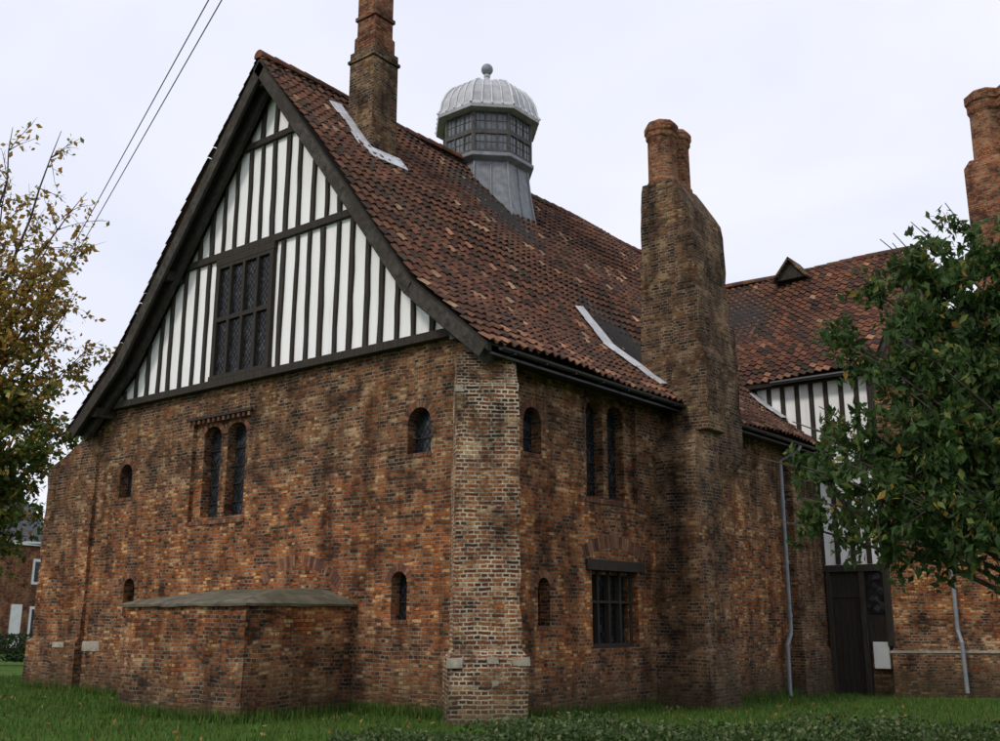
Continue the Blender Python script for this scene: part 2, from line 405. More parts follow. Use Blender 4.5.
# ------------------------------------------------------------------ roof slabs + tiles
def slab(name,P,T,b0,b1,th=.14):
    mbx=MB()
    for i in range(len(P)-1):
        (a0,z0),(a1,z1)=P[i],P[i+1]
        q=[(a0,z0),(a1,z1),(a1,z1-th),(a0,z0-th)]
        mbx.loft([[T(a,b0,z) for a,z in q],[T(a,b1,z) for a,z in q]])
    return mbx.obj(name,M_soffit,hall)
MAIN=lambda a,b_,z:(a,b_,z)
WING=lambda a,b_,z:(b_,a,z)
slab('roof_deck',RP,MAIN,-.6,18.6); slab('roof_deck_rear',LP,MAIN,-.6,18.6)
def tiles(name,P,T,b0,b1,red=0.0,gauge=.265,tw=.225,light=.04):
    L=[0]
    for i in range(len(P)-1): L.append(L[-1]+math.dist(P[i],P[i+1]))
    tot=L[-1]
    def at(s):
        s=max(0,min(tot+.05,s))
        for i in range(len(P)-1):
            if s<=L[i+1] or i==len(P)-2:
                f=(s-L[i])/(L[i+1]-L[i]); a=P[i][0]+(P[i+1][0]-P[i][0])*f; z=P[i][1]+(P[i+1][1]-P[i][1])*f
                tx=(P[i+1][0]-P[i][0]); tz=(P[i+1][1]-P[i][1]); l=math.hypot(tx,tz); nx,nz=-tz/l,tx/l
                if nz<0: nx,nz=-nx,-nz
                return a,z,nx,nz
    prof=[(0,.012),(.18,.055),(.38,.062),(.58,.022),(.8,.0),(1.0,.006)]
    V=[];F=[];C=[]
    rows=int(tot/gauge)+1; colsn=int((b1-b0)/tw); run=0
    for r in range(rows):
        s1=tot+.04-r*gauge; s0=max(0,s1-gauge-.03)
        if s1<.05: continue
        sag_r=random.uniform(-.004,.004)
        for c_ in range(colsn):
            jb=random.uniform(-.006,.006); jh=random.uniform(0,.022)
            bb0=b0+c_*tw+jb; k=len(V)
            js=random.uniform(-.016,.016)+.035*math.sin(bb0*.62+r*.4)*(1 if r>0 else .2)
            a1,z1,nx1,nz1=at(s1+js); a0,z0,nx0,nz0=at(s0)
            sg=.05*math.sin(bb0*.55+1)+.035*math.sin(bb0*1.3+r*.12)+.03*math.sin(r*.33+bb0*.2)
            for (q,h) in prof:
                hh=h+.04+jh+sg+sag_r; bb=bb0+q*(tw+.01)
                V.append(T(a1+nx1*hh,bb,z1+nz1*hh))
            for (q,h) in prof:
                hh=h+.012+sg; bb=bb0+q*(tw+.01)
                V.append(T(a0+nx0*hh,bb,z0+nz0*hh))
            for (q,h) in prof:
                hh=h+.04+jh-.026+sg; bb=bb0+q*(tw+.01)
                V.append(T(a1+nx1*hh,bb,z1+nz1*hh))
            for j in range(5):
                F.append((k+j,k+j+1,k+6+j+1,k+6+j)); F.append((k+j,k+12+j,k+12+j+1,k+j+1))
            rr=random.random(); cl=math.sin(bb0*.9+r*.35)+math.sin(bb0*.37-r*.22+2)
            if run>0 and random.random()<.5: run-=1; rr=0.0; cl=1
            elif rr<light*.3: run=random.choice([0,0,1,2])
            if rr<light*.75 and cl>-.3 : base=random.choice([(.38,.19,.11),(.33,.16,.095),(.38,.24,.15)])
            elif rr<light: base=(.28,.18,.12)
            elif rr<light+.26: base=(.150+red,.068+red*.3,.042)
            elif rr<light+.54: base=(.118+red,.056+red*.3,.038)
            elif rr<light+.82: base=(.088+red*.7,.046,.034)
            else: base=(.052,.036,.030)
            if r<2 and rr<.35: base=(.26,.13,.08)
            kk=random.uniform(.8,1.2); C+= [tuple(q*kk for q in base)]*18
    return mk(name,V,F,M_tile,hall,cols=C,recalc=False)
tiles('roof_tiles',RP,MAIN,-.64,18.3); tiles('roof_tiles_rear',LP,MAIN,-.64,18.3)
def ridge(name,p0,p1,r=.14):
    mbx=MB(); a=Vector(p0); b_=Vector(p1); n=int((b_-a).length/.42); t=(b_-a).normalized()
    side=t.cross(Vector((0,0,1)))
    for k in range(n):
        q0=a+t*(k*.42); q1=a+t*(k*.42+.43); rr0=r*1.03; rr1=r*.95; col=tuple(c*random.uniform(.75,1.25) for c in random.choice([(.12,.06,.042),(.15,.07,.048),(.09,.05,.04)]))
        rings=[]
        for q,rr in ((q0,rr0),(q1,rr1)):
            rings.append([q+side*rr*math.cos(x)+Vector((0,0,1))*(rr*math.sin(x)-.03+.03*math.sin(k*.5)) for x in np.linspace(-.25,math.pi+.25,9)])
        mbx.loft(rings,True,col)
    return mbx.obj(name,M_tile,hall,cols=True)
ridge('ridge_tiles',(-5.9,-.64,13.52),(-5.9,18.3,13.52))

gt=MB()
for ya,yb in ((-.35,5.95),(7.8,13.7)):
    rings=[]
    for y in (ya,yb): rings.append([(.60+.06*math.cos(a),y,5.93+.06*math.sin(a)) for a in np.linspace(math.pi,2*math.pi,7)]+[(.60+.045*math.cos(a),y,5.93+.045*math.sin(a)) for a in np.linspace(2*math.pi,math.pi,7)])
    gt.loft(rings)
    y=ya+.3
    while y<yb: gt.box(.52,.66,y,y+.03,5.85,5.875); y+=.9
gt.box(.47,.52,-.5,13.7,5.80,5.95)
gt.box(0,.5,-.0,13.7,5.9,5.93)
gt.obj('gutter',M_black,hall)
dp=MB()
dp.tube([(.6,11.95,5.86),(.55,11.9,5.72),(.13,11.75,5.5),(.13,11.75,1.35),(.13,11.73,1.2),(.16,11.42,.95),(.16,11.40,-.25)],[.05]*7,10)
for z in (1.6,2.9,4.4): dp.tube([(.13,11.75,z),(.13,11.75,z+.09)],[.066,.066],10)
dp.obj('drainpipe',M_pipe,hall,smooth=False)

# ------------------------------------------------------------------ buttresses
bt=MB()
def diag(h,w,z):
    d=Vector((.7071,-.7071,0)); t=Vector((.7071,.7071,0))
    return [tuple(d*a+t*c+Vector((0,0,z))) for a,c in ((-.7,-w),(h,-w),(h,w),(-.7,w))]
d=Vector((.7071,-.7071,0)); t=Vector((.7071,.7071,0))
bt.loft([diag(.54,.63,-.6),diag(.54,.63,.98),diag(.43,.54,1.10),diag(.41,.52,5.35),[tuple(d*a+t*c+Vector((0,0,z))) for a,c,z in ((-.7,-.5,5.98),(.10,-.5,5.98),(.10,.5,5.98),(-.7,.5,5.98))]])
worn(bt.obj('corner_buttress',M_bbut,hall,uv=True),.022,.13,.05)
bt=MB()
bt.loft([rect(-14.15,-11.9,-.18,1.0,-.6),rect(-14.15,-11.9,-.18,1.0,1.05),rect(-14.05,-11.9,-.1,.95,1.15),rect(-14.05,-11.9,-.1,.95,5.2),rect(-12.2,-11.9,-.06,.95,5.98)])
worn(bt.obj('left_buttress',M_brick,hall,uv=True),.02,.2,.04)
bt=MB()
bt.loft([rect(-.1,.36,11.95,14.2,-.6),rect(-.1,.36,11.95,14.2,.8),rect(-.1,.28,12.05,14.2,.9),rect(-.1,.28,12.05,14.2,5.2),rect(-.1,.02,12.05,14.2,5.6)])
worn(bt.obj('side_pier',M_bdark,hall,uv=True),.015,.2,.03)
st=MB()
def sblk(a,c0,c1,z0,z1):
    st.loft([[tuple(d*q+t*c+Vector((0,0,z))) for q,c in ((.2,c0),(a,c0),(a,c1),(.2,c1))] for z in (z0,z1)])
sblk(.555,-.645,-.40,.84,.99); sblk(.555,-.02,.16,.90,1.01); sblk(.555,.36,.645,.87,1.0)
sblk(.555,.05,.2,.55,.64); sblk(.43,-.535,-.40,5.22,5.34)
st.box(-12.1,-11.2,-.025,.05,.85,1.08); st.box(-12.9,-12.4,-.2,-.1,.92,1.05)
worn(st.obj('stone_quoins',M_stone,hall),.014,.07,.03)

ch=MB()
ch.loft([rect(-.1,1.18,5.38,6.72,-.6),rect(-.1,1.18,5.38,6.72,.95),rect(-.1,1.06,5.48,6.62,1.1),rect(-.1,1.06,5.48,6.62,2.9),rect(-.1,1.0,5.5,6.62,3.0),rect(-.1,1.0,5.5,6.62,4.9),rect(-.1,.80,5.98,6.62,5.65)])
worn(ch.obj('side_chimney_base',M_bdark,hall,uv=True),.02,.16,.05)
ch=MB()
ch.loft([rect(-.35,.5,6.0,7.0,4.0),rect(-.45,.96,6.0,7.85,4.9),rect(-.5,.96,6.0,7.85,6.6),rect(-.47,.92,6.0,7.82,8.0),rect(-.44,.84,6.0,7.74,8.2),rect(-.38,.80,6.0,7.72,10.45),rect(-.32,.42,6.0,7.25,11.2)])
worn(ch.obj('side_chimney_stack',M_bdark,hall,uv=True),.014,.18,.03)
ch=MB()
def offset(x0,x1,y0,y1,z0,z1):
    ch.loft([rect(x0,x1,y0,y1,z0),rect(x0,x1,y0,y1,z1),rect(x0+.02,x1-.03,y0+.03,y1-.03,z1+.04),rect(x0+.02,x1-.22,y0+.12,y1-.1,z1+.34)])
offset(.30,1.14,5.87,6.75,5.4,7.05)
offset(.40,1.04,5.91,6.62,7.0,8.45)
offset(.48,.95,5.94,6.50,8.4,9.75)
worn(ch.obj('side_chimney_offsets',M_bdark,hall,uv=True),.012,.12,.04)
def octa(cx,cy,r,z,n=8): return [(cx+r*math.cos(math.pi/8+2*math.pi*k/n),cy+r*math.sin(math.pi/8+2*math.pi*k/n),z) for k in range(n)]
ch=MB()
for cx,cy in ((.02,6.4),(.02,7.02)):
    ch.loft([octa(cx,cy,.38,11.1),octa(cx,cy,.38,11.3),octa(cx,cy,.34,11.36),octa(cx,cy,.33,12.35),octa(cx,cy,.37,12.4),octa(cx,cy,.37,12.5),octa(cx,cy,.40,12.53),octa(cx,cy,.40,12.68),octa(cx,cy,.33,12.78)])
ch.obj('side_chimney_shafts',M_bred,hall,uv=True,bevel=.012)

ch=MB()
ch.loft([rect(-5.1,-4.32,1.3,2.08,10.5),rect(-5.1,-4.32,1.3,2.08,13.85)]); ch.box(-5.14,-4.28,1.26,2.12,13.85,13.93); ch.box(-5.1,-4.32,1.3,2.08,13.93,14.12)
ch.obj('roof_chimney_base',M_bdark,hall,uv=True,bevel=.012)
ch=MB()
ch.loft([rect(-5.04,-4.38,1.36,2.02,14.12),rect(-5.04,-4.38,1.36,2.02,14.5),rect(-5.0,-4.42,1.4,1.98,14.56),rect(-5.0,-4.42,1.4,1.98,14.95)])
ch.box(-5.04,-4.38,1.36,2.02,14.95,15.05); ch.loft([rect(-5.0,-4.42,1.4,1.98,15.05),rect(-5.0,-4.42,1.4,1.98,16.4),rect(-5.08,-4.34,1.32,2.06,16.5),rect(-5.08,-4.34,1.32,2.06,16.75)])
ch.obj('roof_chimney_shaft',M_bred,hall,uv=True,bevel=.012)

fl=MB()
def flash(x0,x1,y0,y1,h=.085,n=8):
    top=[]
    for k in range(n+1):
        x=x0+(x1-x0)*k/n; z=roofz(x)+h*1.6+random.uniform(0,.03); top.append((x,z))
    for k in range(n):
        (a,za),(b_,zb)=top[k],top[k+1]; j0=random.uniform(-.09,.07)
        fl.loft([[(a,y0+j0,za),(b_,y0+j0,zb),(b_,y1,zb+.05),(a,y1,za+.05)],[(a,y0+j0,za+.015),(b_,y0+j0,zb+.015),(b_,y1,zb+.07),(a,y1,za+.07)]])
flash(-5.35,-4.15,1.0,1.32); flash(-4.32,-4.05,1.05,2.2,n=2)
flash(-2.0,.15,5.66,6.02)
flash(-1.35,-.45,13.35,13.75,n=4)
fl.obj('lead_flashing',M_leadw,hall)

# ------------------------------------------------------------------ lantern
lx,ly=-5.95,7.3
ln=MB()
def oc(r,z): return octa(lx,ly,r,z)
ln.loft([oc(1.45,11.3),oc(1.22,12.7),oc(1.14,13.42),oc(1.34,13.52),oc(1.34,13.62),oc(1.22,13.64),oc(1.22,14.86)])
ln.obj('lantern_base_lead',M_lead,hall,bevel=.01)
lw=MB(); lg=MB(); lr=MB()
for k in range(8):
    a0=math.pi/8+2*math.pi*k/8; a1=a0+2*math.pi/8
    for r0,z0,r1,z1 in ((1.24,12.7,1.155,13.42),(1.46,11.4,1.235,12.7)):
        lr.tube([(lx+r0*math.cos(a0),ly+r0*math.sin(a0),z0),(lx+r1*math.cos(a0),ly+r1*math.sin(a0),z1)],[.03,.03],5)
        am=(a0+a1)/2; cf=math.cos(math.pi/8)
        lr.tube([(lx+r0*cf*math.cos(am),ly+r0*cf*math.sin(am),z0),(lx+r1*cf*math.cos(am),ly+r1*cf*math.sin(am),z1)],[.022,.022],5)
    r=1.22; A=Vector((lx+r*math.cos(a0),ly+r*math.sin(a0),0)); B=Vector((lx+r*math.cos(a1),ly+r*math.sin(a1),0))
    tt=(B-A).normalized(); nn=Vector((tt.y,-tt.x,0)); L=(B-A).length
    Z=lambda z:Vector((0,0,z))
    q=[A+tt*.06+nn*.012,B-tt*.06+nn*.012]
    lg.loft([[q[0]+Z(13.68),q[1]+Z(13.68),q[1]+Z(14.8),q[0]+Z(14.8)],[q[0]+nn*.012+Z(13.68),q[1]+nn*.012+Z(13.68),q[1]+nn*.012+Z(14.8),q[0]+nn*.012+Z(14.8)]])
    lw.tube([A+Z(13.62),A+Z(14.88)],[.07,.07],6)
    for j in (1,2): p=A+tt*(L*j/3)+nn*.03; lw.beam(p+Z(13.62),p+Z(14.88),.04,.05,nn)
    for z,w in ((13.67,.08),(14.24,.13),(14.83,.09)): lw.beam(A+nn*.035+Z(z),B+nn*.035+Z(z),w,.06,nn)
    for j in range(3):
        for z0,z1 in ((13.72,14.17),(14.31,14.79)):
            c0=A+tt*(L*j/3)+nn*.03
            lw.beam(c0+tt*(L/6)+Z(z0),c0+tt*(L/6)+Z(z1),.012,.014,nn)
            lw.beam(c0+Z((z0+z1)/2),c0+tt*(L/3)+Z((z0+z1)/2),.012,.014,nn)
M_lglass=simple('lantern_window_glass',(.05,.056,.065),(.16,.175,.195),3,.2,.1,.01,.5)
lg.obj('lantern_glass',M_lglass,hall); lw.obj('lantern_frames',simple('lantern_timber',(.045,.043,.041),(.11,.105,.10),8,.8),hall); lr.obj('lantern_lead_rolls',M_lead,hall)
dm=MB()
PR=[(1.3,14.82),(1.50,14.85),(1.52,14.94),(1.44,15.06),(1.38,15.34),(1.27,15.60),(1.08,15.83),(.80,16.00),(.50,16.10),(.26,16.18),(.12,16.30),(.07,16.45),(.10,16.50),(.07,16.58)]
dm.loft([oc(r,z) for r,z in PR]); dm.obj('lantern_dome',M_dome,hall)
dm=MB()
for k in range(32):
    f=k/32; a=math.pi/8+2*math.pi*f
    loc=((a-math.pi/8)%(math.pi/4))-math.pi/8; kf=math.cos(math.pi/8)/math.cos(loc)
    pts=[(lx+(r*kf+.01)*math.cos(a),ly+(r*kf+.01)*math.sin(a),z+.01) for r,z in PR[2:10]]
    dm.tube(pts,[.034 if k%4==0 else .022]*len(pts),5)
dm.obj('lantern_ribs',M_leadw,hall)
bm=bmesh.new(); bmesh.ops.create_uvsphere(bm,u_segments=16,v_segments=10,radius=.17,matrix=Matrix.Translation((lx,ly,16.72))); me=bpy.data.meshes.new('finial'); bm.to_mesh(me); bm.free(); me.materials.append(M_lead)
for p in me.polygons: p.use_smooth=True
o=bpy.data.objects.new('lantern_finial',me); COL.objects.link(o); o.parent=hall

# ------------------------------------------------------------------ annex
an=MB(); an.loft([rect(-6.5,-3.02,-2.4,.05,-.5),rect(-6.5,-3.02,-2.4,.05,1.78)]); worn(an.obj('annex_walls',M_brick,hall,uv=True),.022,.16,.05)
an=MB(); an.loft([rect(-6.57,-2.95,-2.47,-.005,1.782),rect(-6.58,-2.94,-2.48,-.005,1.83),rect(-6.4,-3.1,-2.25,-.005,1.90),rect(-5.6,-3.7,-1.2,-.005,2.08),rect(-5.4,-3.9,-.8,-.005,2.11)]); worn(an.obj('annex_coping',M_coping,hall),.03,.15,.03)

# ------------------------------------------------------------------ wing
wg=MB()
WP=[(13.9,-.8),(22.5,-.8),(22.5,8.1),(18.65,12.3),(13.9,8.0)]
wg.loft([[(-6,y,z) for y,z in WP],[(1.95,y,z) for y,z in WP]]); wg.obj('wing_walls',M_brick,hall,uv=True)
blk=[(1.97,13.72),(6.2,17.08),(6.2,22.4),(1.97,22.4)]; plth=[(1.93,13.6),(6.32,17.05),(6.32,22.5),(1.93,22.5)]
wg=MB(); wg.loft([[(x,y,z) for x,y in (plth if z<.9 else blk)] for z in (-.8,.72,.95,7.6)]); worn(wg.obj('wing_bay_walls',M_brick,hall,uv=True),.015,.25,.03)
wst=MB(); wst.loft([[(x,y,z) for x,y in [(1.90,13.56),(6.35,17.01),(6.35,22.53),(1.90,22.53)]] for z in (.74,.80)]); wst.obj('wing_plinth_course',M_stone,hall)
wpl=MB(); wpl.box(-3.2,1.93,13.80,13.89,2.85,7.95); wpl.obj('wing_plaster',M_plaster,hall)
ww=MB()
for k in range(13):
    x=-3.0+k*.41
    ww.beam((x,13.79,5.6),(x+random.uniform(-.02,.02),13.79,7.9),.12,.1)
    if x>.2: ww.beam((x,13.79,2.95),(x,13.79,5.4),.12,.1)
ww.box(-3.2,1.95,13.68,13.8,5.4,5.6); ww.box(-3.2,1.95,13.66,13.8,7.86,8.0); ww.box(.2,1.95,13.68,13.8,2.75,2.93); ww.box(1.83,1.99,13.66,13.8,.9,8.0)
ww.beam((.4,13.75,5.4),(1.2,13.75,4.2),.13,.06)
ww.box(1.2,1.34,13.7,13.88,-.3,2.75); ww.box(.34,.46,13.7,13.88,-.3,2.75)
ww.obj('wing_timber_frame',M_wood,hall,bevel=.008)
dd=MB(); dd.box(.46,1.2,13.84,13.89,-.35,2.1)
for k in range(5): dd.box(.47+k*.148,.47+k*.148+.135,13.82,13.85,-.3,2.08)
dd.box(.46,1.2,13.8,13.89,2.1,2.75); dd.box(1.34,1.83,13.84,13.893,.9,2.75)
dd.obj('wing_door',M_door,hall)
dd=MB(); dd.box(1.36,1.82,13.80,13.835,1.7,2.72); dd.obj('wing_window',M_glass,hall)
dd=MB(); dd.box(1.42,1.82,13.76,13.895,.35,1.0); dd.obj('wing_notice_board',M_white,hall,bevel=.01)
WR=[(18.65,12.75),(13.45,8.0)]; WB=[(18.65,12.75),(23.0,8.0)]
slab('wing_roof_deck',WR,WING,-6.2,2.25); slab('wing_roof_deck_rear',WB,WING,-6.2,2.25)
tiles('wing_roof_tiles',WR,WING,-6.2,2.3,red=.02,light=.012); ridge('wing_ridge_tiles',(-6.2,18.65,12.82),(2.3,18.65,12.82),.13)
gt=MB(); gt.tube([(-.7,13.38,7.93),(2.3,13.38,7.93)],[.06,.06],8); gt.obj('wing_gutter',M_black,hall)
gv=MB(); gv.loft([[(-2.15,17.75,12.35),(-1.2,17.75,12.35),(-1.67,17.75,12.98)],[(-2.15,18.6,12.35),(-1.2,18.6,12.35),(-1.67,18.6,12.98)]]); gv.obj('roof_gablet',M_wood,hall)
gv=MB()
gv.beam((-2.25,18.1,12.32),(-1.65,18.1,13.05),.06,1.0,(0,1,0)); gv.beam((-1.1,18.1,12.32),(-1.69,18.1,13.05),.06,1.0,(0,1,0)); gv.obj('roof_gablet_tiles',M_bdark,hall,uv=True)
ch=MB(); ch.loft([rect(3.8,5.8,18.2,19.9,7.0),rect(3.8,5.8,18.2,19.9,14.8),rect(3.95,5.6,18.35,19.75,15.1)])
ch.obj('wing_chimney_base',M_bred,hall,uv=True,bevel=.015)
ch=MB()
for cx in (4.42,5.27): ch.loft([octa(cx,19.0,.48,15.0),octa(cx,19.0,.46,16.7),octa(cx,19.0,.52,16.8),octa(cx,19.0,.52,17.05),octa(cx,19.0,.57,17.1),octa(cx,19,.57,17.35),octa(cx,19,.45,17.45)])
ch.obj('wing_chimney_shafts',M_bred,hall,uv=True)
dp=MB(); n_=Vector((3.36,-4.23,0)).normalized()
P0=Vector((3.2,14.70,0))+n_*.1
dp.tube([P0+Vector((0,0,4.2)),P0+Vector((0,0,1.3)),P0+n_*.12+Vector((.02,0,1.0)),P0+n_*.14+Vector((.03,0,-.2))],[.05]*4,10); dp.obj('wing_drainpipe',M_pipe,hall)
wr=MB(); wr.loft([[(1.9,13.6,7.6),(6.4,17.0,7.6),(6.4,22.5,7.6),(1.9,22.5,7.6)],[(1.97,18.4,10.5),(5.0,18.6,10.5),(5.0,19,10.5),(1.97,19,10.5)]]); wr.obj('wing_bay_roof',M_slate,hall)

# ------------------------------------------------------------------ ground
m,N=newmat('grass_ground'); geo=N.n('ShaderNodeNewGeometry').outputs['Position']
a=N.noise(geo,1.2,5,.7); b_=N.noise(geo,25,3,.7)
c=N.ramp(a,[(.3,(.035,.07,.012)),(.5,(.055,.11,.018)),(.7,(.095,.14,.028))]); c=N.mix(.6,c,N.ramp(b_,[(.3,(.5,.5,.5)),(.7,(1.4,1.4,1.2))]),'MULTIPLY')
N.out(c,.95,b_,.8,.04,.1); M_ground=m
xsg=sorted(set([-400,-250,-150,-90,-60,-45]+list(np.arange(-34,24,1.0))+[30,45,70,120,200,400])); ysg=sorted(set([-300,-150,-80,-50,-35,-28]+list(np.arange(-22,30,1.0))+[36,50,75,120,200,400,600]))
V=[(x,y,zg(x,y)) for y in ysg for x in xsg]; nx=len(xsg)
F=[(j*nx+i,j*nx+i+1,(j+1)*nx+i+1,(j+1)*nx+i) for j in range(len(ysg)-1) for i in range(nx-1)]
mk('ground',V,F,M_ground,smooth=True)

def leaves(name,cent,size,colf,mat=M_leaf,parent=None,droop=.3,aspect=.55):
    n=len(cent); cent=np.asarray(cent)
    d=rng.normal(size=(n,3)); d[:,2]-=droop*2; d/=np.linalg.norm(d,axis=1)[:,None]
    u=rng.normal(size=(n,3)); u-=(u*d).sum(1)[:,None]*d; u/=np.linalg.norm(u,axis=1)[:,None]
    s=size*rng.uniform(.6,1.3,n)[:,None]; nn=np.cross(d,u)
    V=np.stack([cent-d*s*.5,cent+u*s*aspect*.5-d*s*.05+nn*s*.08,cent+d*s*.5,cent-u*s*aspect*.5-d*s*.05+nn*s*.08],1).reshape(-1,3)
    F=[(4*i,4*i+1,4*i+2,4*i+3) for i in range(n)]
    C=np.repeat(np.asarray([colf(c) for c in cent]),4,axis=0)
    return mk(name,V.tolist(),F,mat,parent,cols=C,recalc=False)

pts=[]
for _ in range(85000):
    x=random.uniform(-19,9.5); y=random.uniform(-6.5,13.5)
    if x<0 and y>0 and x>-12: continue
    if -6.5<x<-3.0 and y>-2.4: continue
    if y> 13.5 or (x<-14.2 and y>6): continue
    pts.append((x,y,1.0))
for _ in range(5000):
    s_=random.random(); q=abs(random.gauss(0,.12))
    if s_<.25: pts.append((random.uniform(-3,-.5),-q,1.9))
    elif s_<.45: pts.append((random.uniform(-6.6,-2.9),-2.42-q,1.9))
    elif s_<.55: pts.append((-2.98+q,random.uniform(-2.4,0),1.9))
    elif s_<.85: pts.append((q+.02,random.uniform(.5,12),1.9))
    else: pts.append((random.uniform(-14,-6.5),-.2-q,1.9))
pts=np.array(pts); n=len(pts)
hh=rng.uniform(.05,.14,n)*pts[:,2]; az=rng.uniform(0,6.28,n); w=rng.uniform(.008,.016,n); ln_=rng.normal(0,.04,(n,2))
gz=np.array([zg(x,y) for x,y,_ in pts])
V=np.zeros((n,3,3)); V[:,0,0]=pts[:,0]-np.cos(az)*w; V[:,0,1]=pts[:,1]-np.sin(az)*w; V[:,0,2]=gz-.01
V[:,1,0]=pts[:,0]+np.cos(az)*w; V[:,1,1]=pts[:,1]+np.sin(az)*w; V[:,1,2]=gz-.01
V[:,2,0]=pts[:,0]+ln_[:,0]; V[:,2,1]=pts[:,1]+ln_[:,1]; V[:,2,2]=gz+hh
cl=rng.uniform(.6,1.4,n)[:,None]*np.where(rng.random(n)[:,None]<.12,np.array([[.14,.14,.04]]),np.array([[.065,.135,.02]]))
mk('grass',V.reshape(-1,3).tolist(),[(3*i,3*i+1,3*i+2) for i in range(n)],M_grassb,cols=np.repeat(cl,3,axis=0),recalc=False)
fp=[]
for _ in range(600):
    x=random.uniform(-13,8); y=random.uniform(-5.5,10)
    if (x<0 and y>0) or (-6.6<x<-2.9 and y>-2.5): continue
    fp.append((x,y,zg(x,y)+.06))
leaves('fallen_leaves',fp,.09,lambda c:random.choice([(.3,.18,.05),(.22,.11,.04),(.35,.25,.08)]),droop=0)

Fv=Vector((-.621,.784,0)); Rv=Vector((.784,.621,0)); ORG=Vector((10.78,-13.22,0))
cc=[]
for _ in range(26000):
    l=random.uniform(-1.9,9.5); dd_=random.uniform(11.5,13.4)
    hh_=.25+.07*math.sin(l*1.9)+.05*math.sin(l*5.1+dd_*3)+.05*math.sin(l*11+dd_*7)+min(.12,.06*(l+1.9))
    z=random.uniform(.0,1)**.5*max(hh_,.05)
    p=ORG+Fv*dd_+Rv*l; cc.append((p.x,p.y,z))
leaves('ground_cover_hedge',cc,.06,lambda c:random.choice([(.03,.06,.016),(.045,.085,.02),(.08,.12,.035),(.17,.19,.09),(.05,.09,.022)]),droop=0,aspect=.7)

# ------------------------------------------------------------------ trees
def bez(a,b_,c,n):
    return [a*(1-t_)**2+b_*2*t_*(1-t_)+c*t_**2 for t_ in np.linspace(0,1,n)]
def tree(name,base,trunk_h,tr,targets,size,leafn,colf,spread,seed,twl,split=.45,aspect=.55,droop=.3,twigs=14,fmin=.35):
    random.seed(seed); e=empty(name,tuple(base)); mbx=MB(); lc=[]
    tp=[Vector((.12*math.sin(i*1.3),.1*math.cos(i*1.7),trunk_h*i/7-.3)) for i in range(8)]
    mbx.tube(tp,[tr*(1.25 if i==0 else 1)*(1-.11*i) for i in range(8)],9)
    for (ox,oy,z,den) in targets:
        tgt=Rv*ox+Fv*oy+Vector((0,0,z))
        hz=min(trunk_h*.95,max(trunk_h*.25,z*split+random.uniform(-.4,.4))); i=min(7,hz/trunk_h*7); s0=tp[int(i)]
        mid=(s0+tgt)/2+Vector((random.uniform(-.3,.3),random.uniform(-.3,.3),random.uniform(.1,.5)*spread*1.2))
        P=bez(s0,mid,tgt,9); P=[p+Vector([random.uniform(-.04,.04)*spread for _ in range(3)]) if 0<k<8 else p for k,p in enumerate(P)]
        L=(tgt-s0).length; r0=.008+.009*L
        mbx.tube(P,[r0*(1-.88*k/8) for k in range(9)],6)
        for k in range(twigs):
            f=random.uniform(fmin,1); q=P[int(f*8)]; dr=Vector([random.gauss(0,1) for _ in range(3)]).normalized()
            dr=(dr+(tgt-s0).normalized()*.6+Vector((0,0,.15-droop*.5))).normalized(); tl=random.uniform(.4,1)*twl
            e1=q+dr*tl+Vector((0,0,-droop*.35*tl)); pm=(q+e1)/2+Vector((0,0,.1*tl))
            pts_=bez(q,pm,e1,5); mbx.tube(pts_,[.008*spread*(1-.8*j/4)+.002 for j in range(5)],4)
            for s2 in range(3):
                q2=pts_[random.randint(1,4)]; d2=(dr+Vector([random.gauss(0,.7) for _ in range(3)])).normalized(); e2=q2+d2*tl*.5+Vector((0,0,-droop*.3*tl))
                mbx.tube([q2,(q2+e2)/2+Vector((0,0,.03)),e2],[.005*spread,.0035*spread,.002*spread],3)
                for _ in range(int(leafn*den/(twigs*3)*.6+random.random())):
                    f2=random.random(); lc.append(q2+(e2-q2)*f2+Vector([random.gauss(0,.05*spread) for _ in range(3)]))
            for _ in range(int(leafn*den/twigs*.4+random.random())):
                f2=random.random()**.6; lc.append(pts_[int(f2*4)]+Vector([random.gauss(0,.06*spread) for _ in range(3)]))
    mbx.obj('branches',M_bark,e,smooth=True)
    leaves('foliage',[tuple(p) for p in lc],size,colf,parent=e,aspect=aspect,droop=droop)
    return e
l0=7.4; bp=ORG+Fv*12.0+Rv*l0
TG=[(6.0,6.8),(5.6,6.6),(5.2,6.3),(4.8,6.0),(4.45,5.7),(4.2,5.4),(4.1,5.0),(4.3,4.6),(4.65,5.15),(5.0,5.5),(5.4,5.8),(5.9,6.2),(6.4,6.6),(4.6,4.5),(4.95,4.8),(5.3,4.9),(5.8,5.2),(6.3,5.4),(5.6,5.4),(6.1,5.7),(5.2,5.4),(5.0,6.0),
    (5.05,4.3),(5.5,4.5),(5.9,4.7),(6.3,4.8),
    (3.95,3.95),(3.6,3.75),(3.4,3.45),(3.6,3.2),(3.85,3.55),(4.1,3.85),(4.4,3.7),(4.75,3.95),(4.8,3.5),(5.2,4.0),(5.5,3.9),(5.9,4.2),(6.2,4.5),(6.5,4.7),(3.7,2.9),(4.05,3.15),(4.2,2.85),(4.5,3.2),(4.5,2.8),(4.9,3.2),(5.2,3.55),(5.6,3.7),(3.6,2.7),
    (6.9,5.2),(7.4,6.3),(7.9,5.2),(8.6,5.8),(9.2,4.6),(8.3,4.3),(9.5,5.6),(7.6,7.0),(8.7,6.8),(6.8,7.0),(7.2,4.6),(9.8,4.3),(7.0,5.9)]
TG=[(l-l0-.18,random.uniform(-1.0,.9),z+.08,(.62 if l<4.3 else .9) if l<6.7 else .6) for l,z in TG]
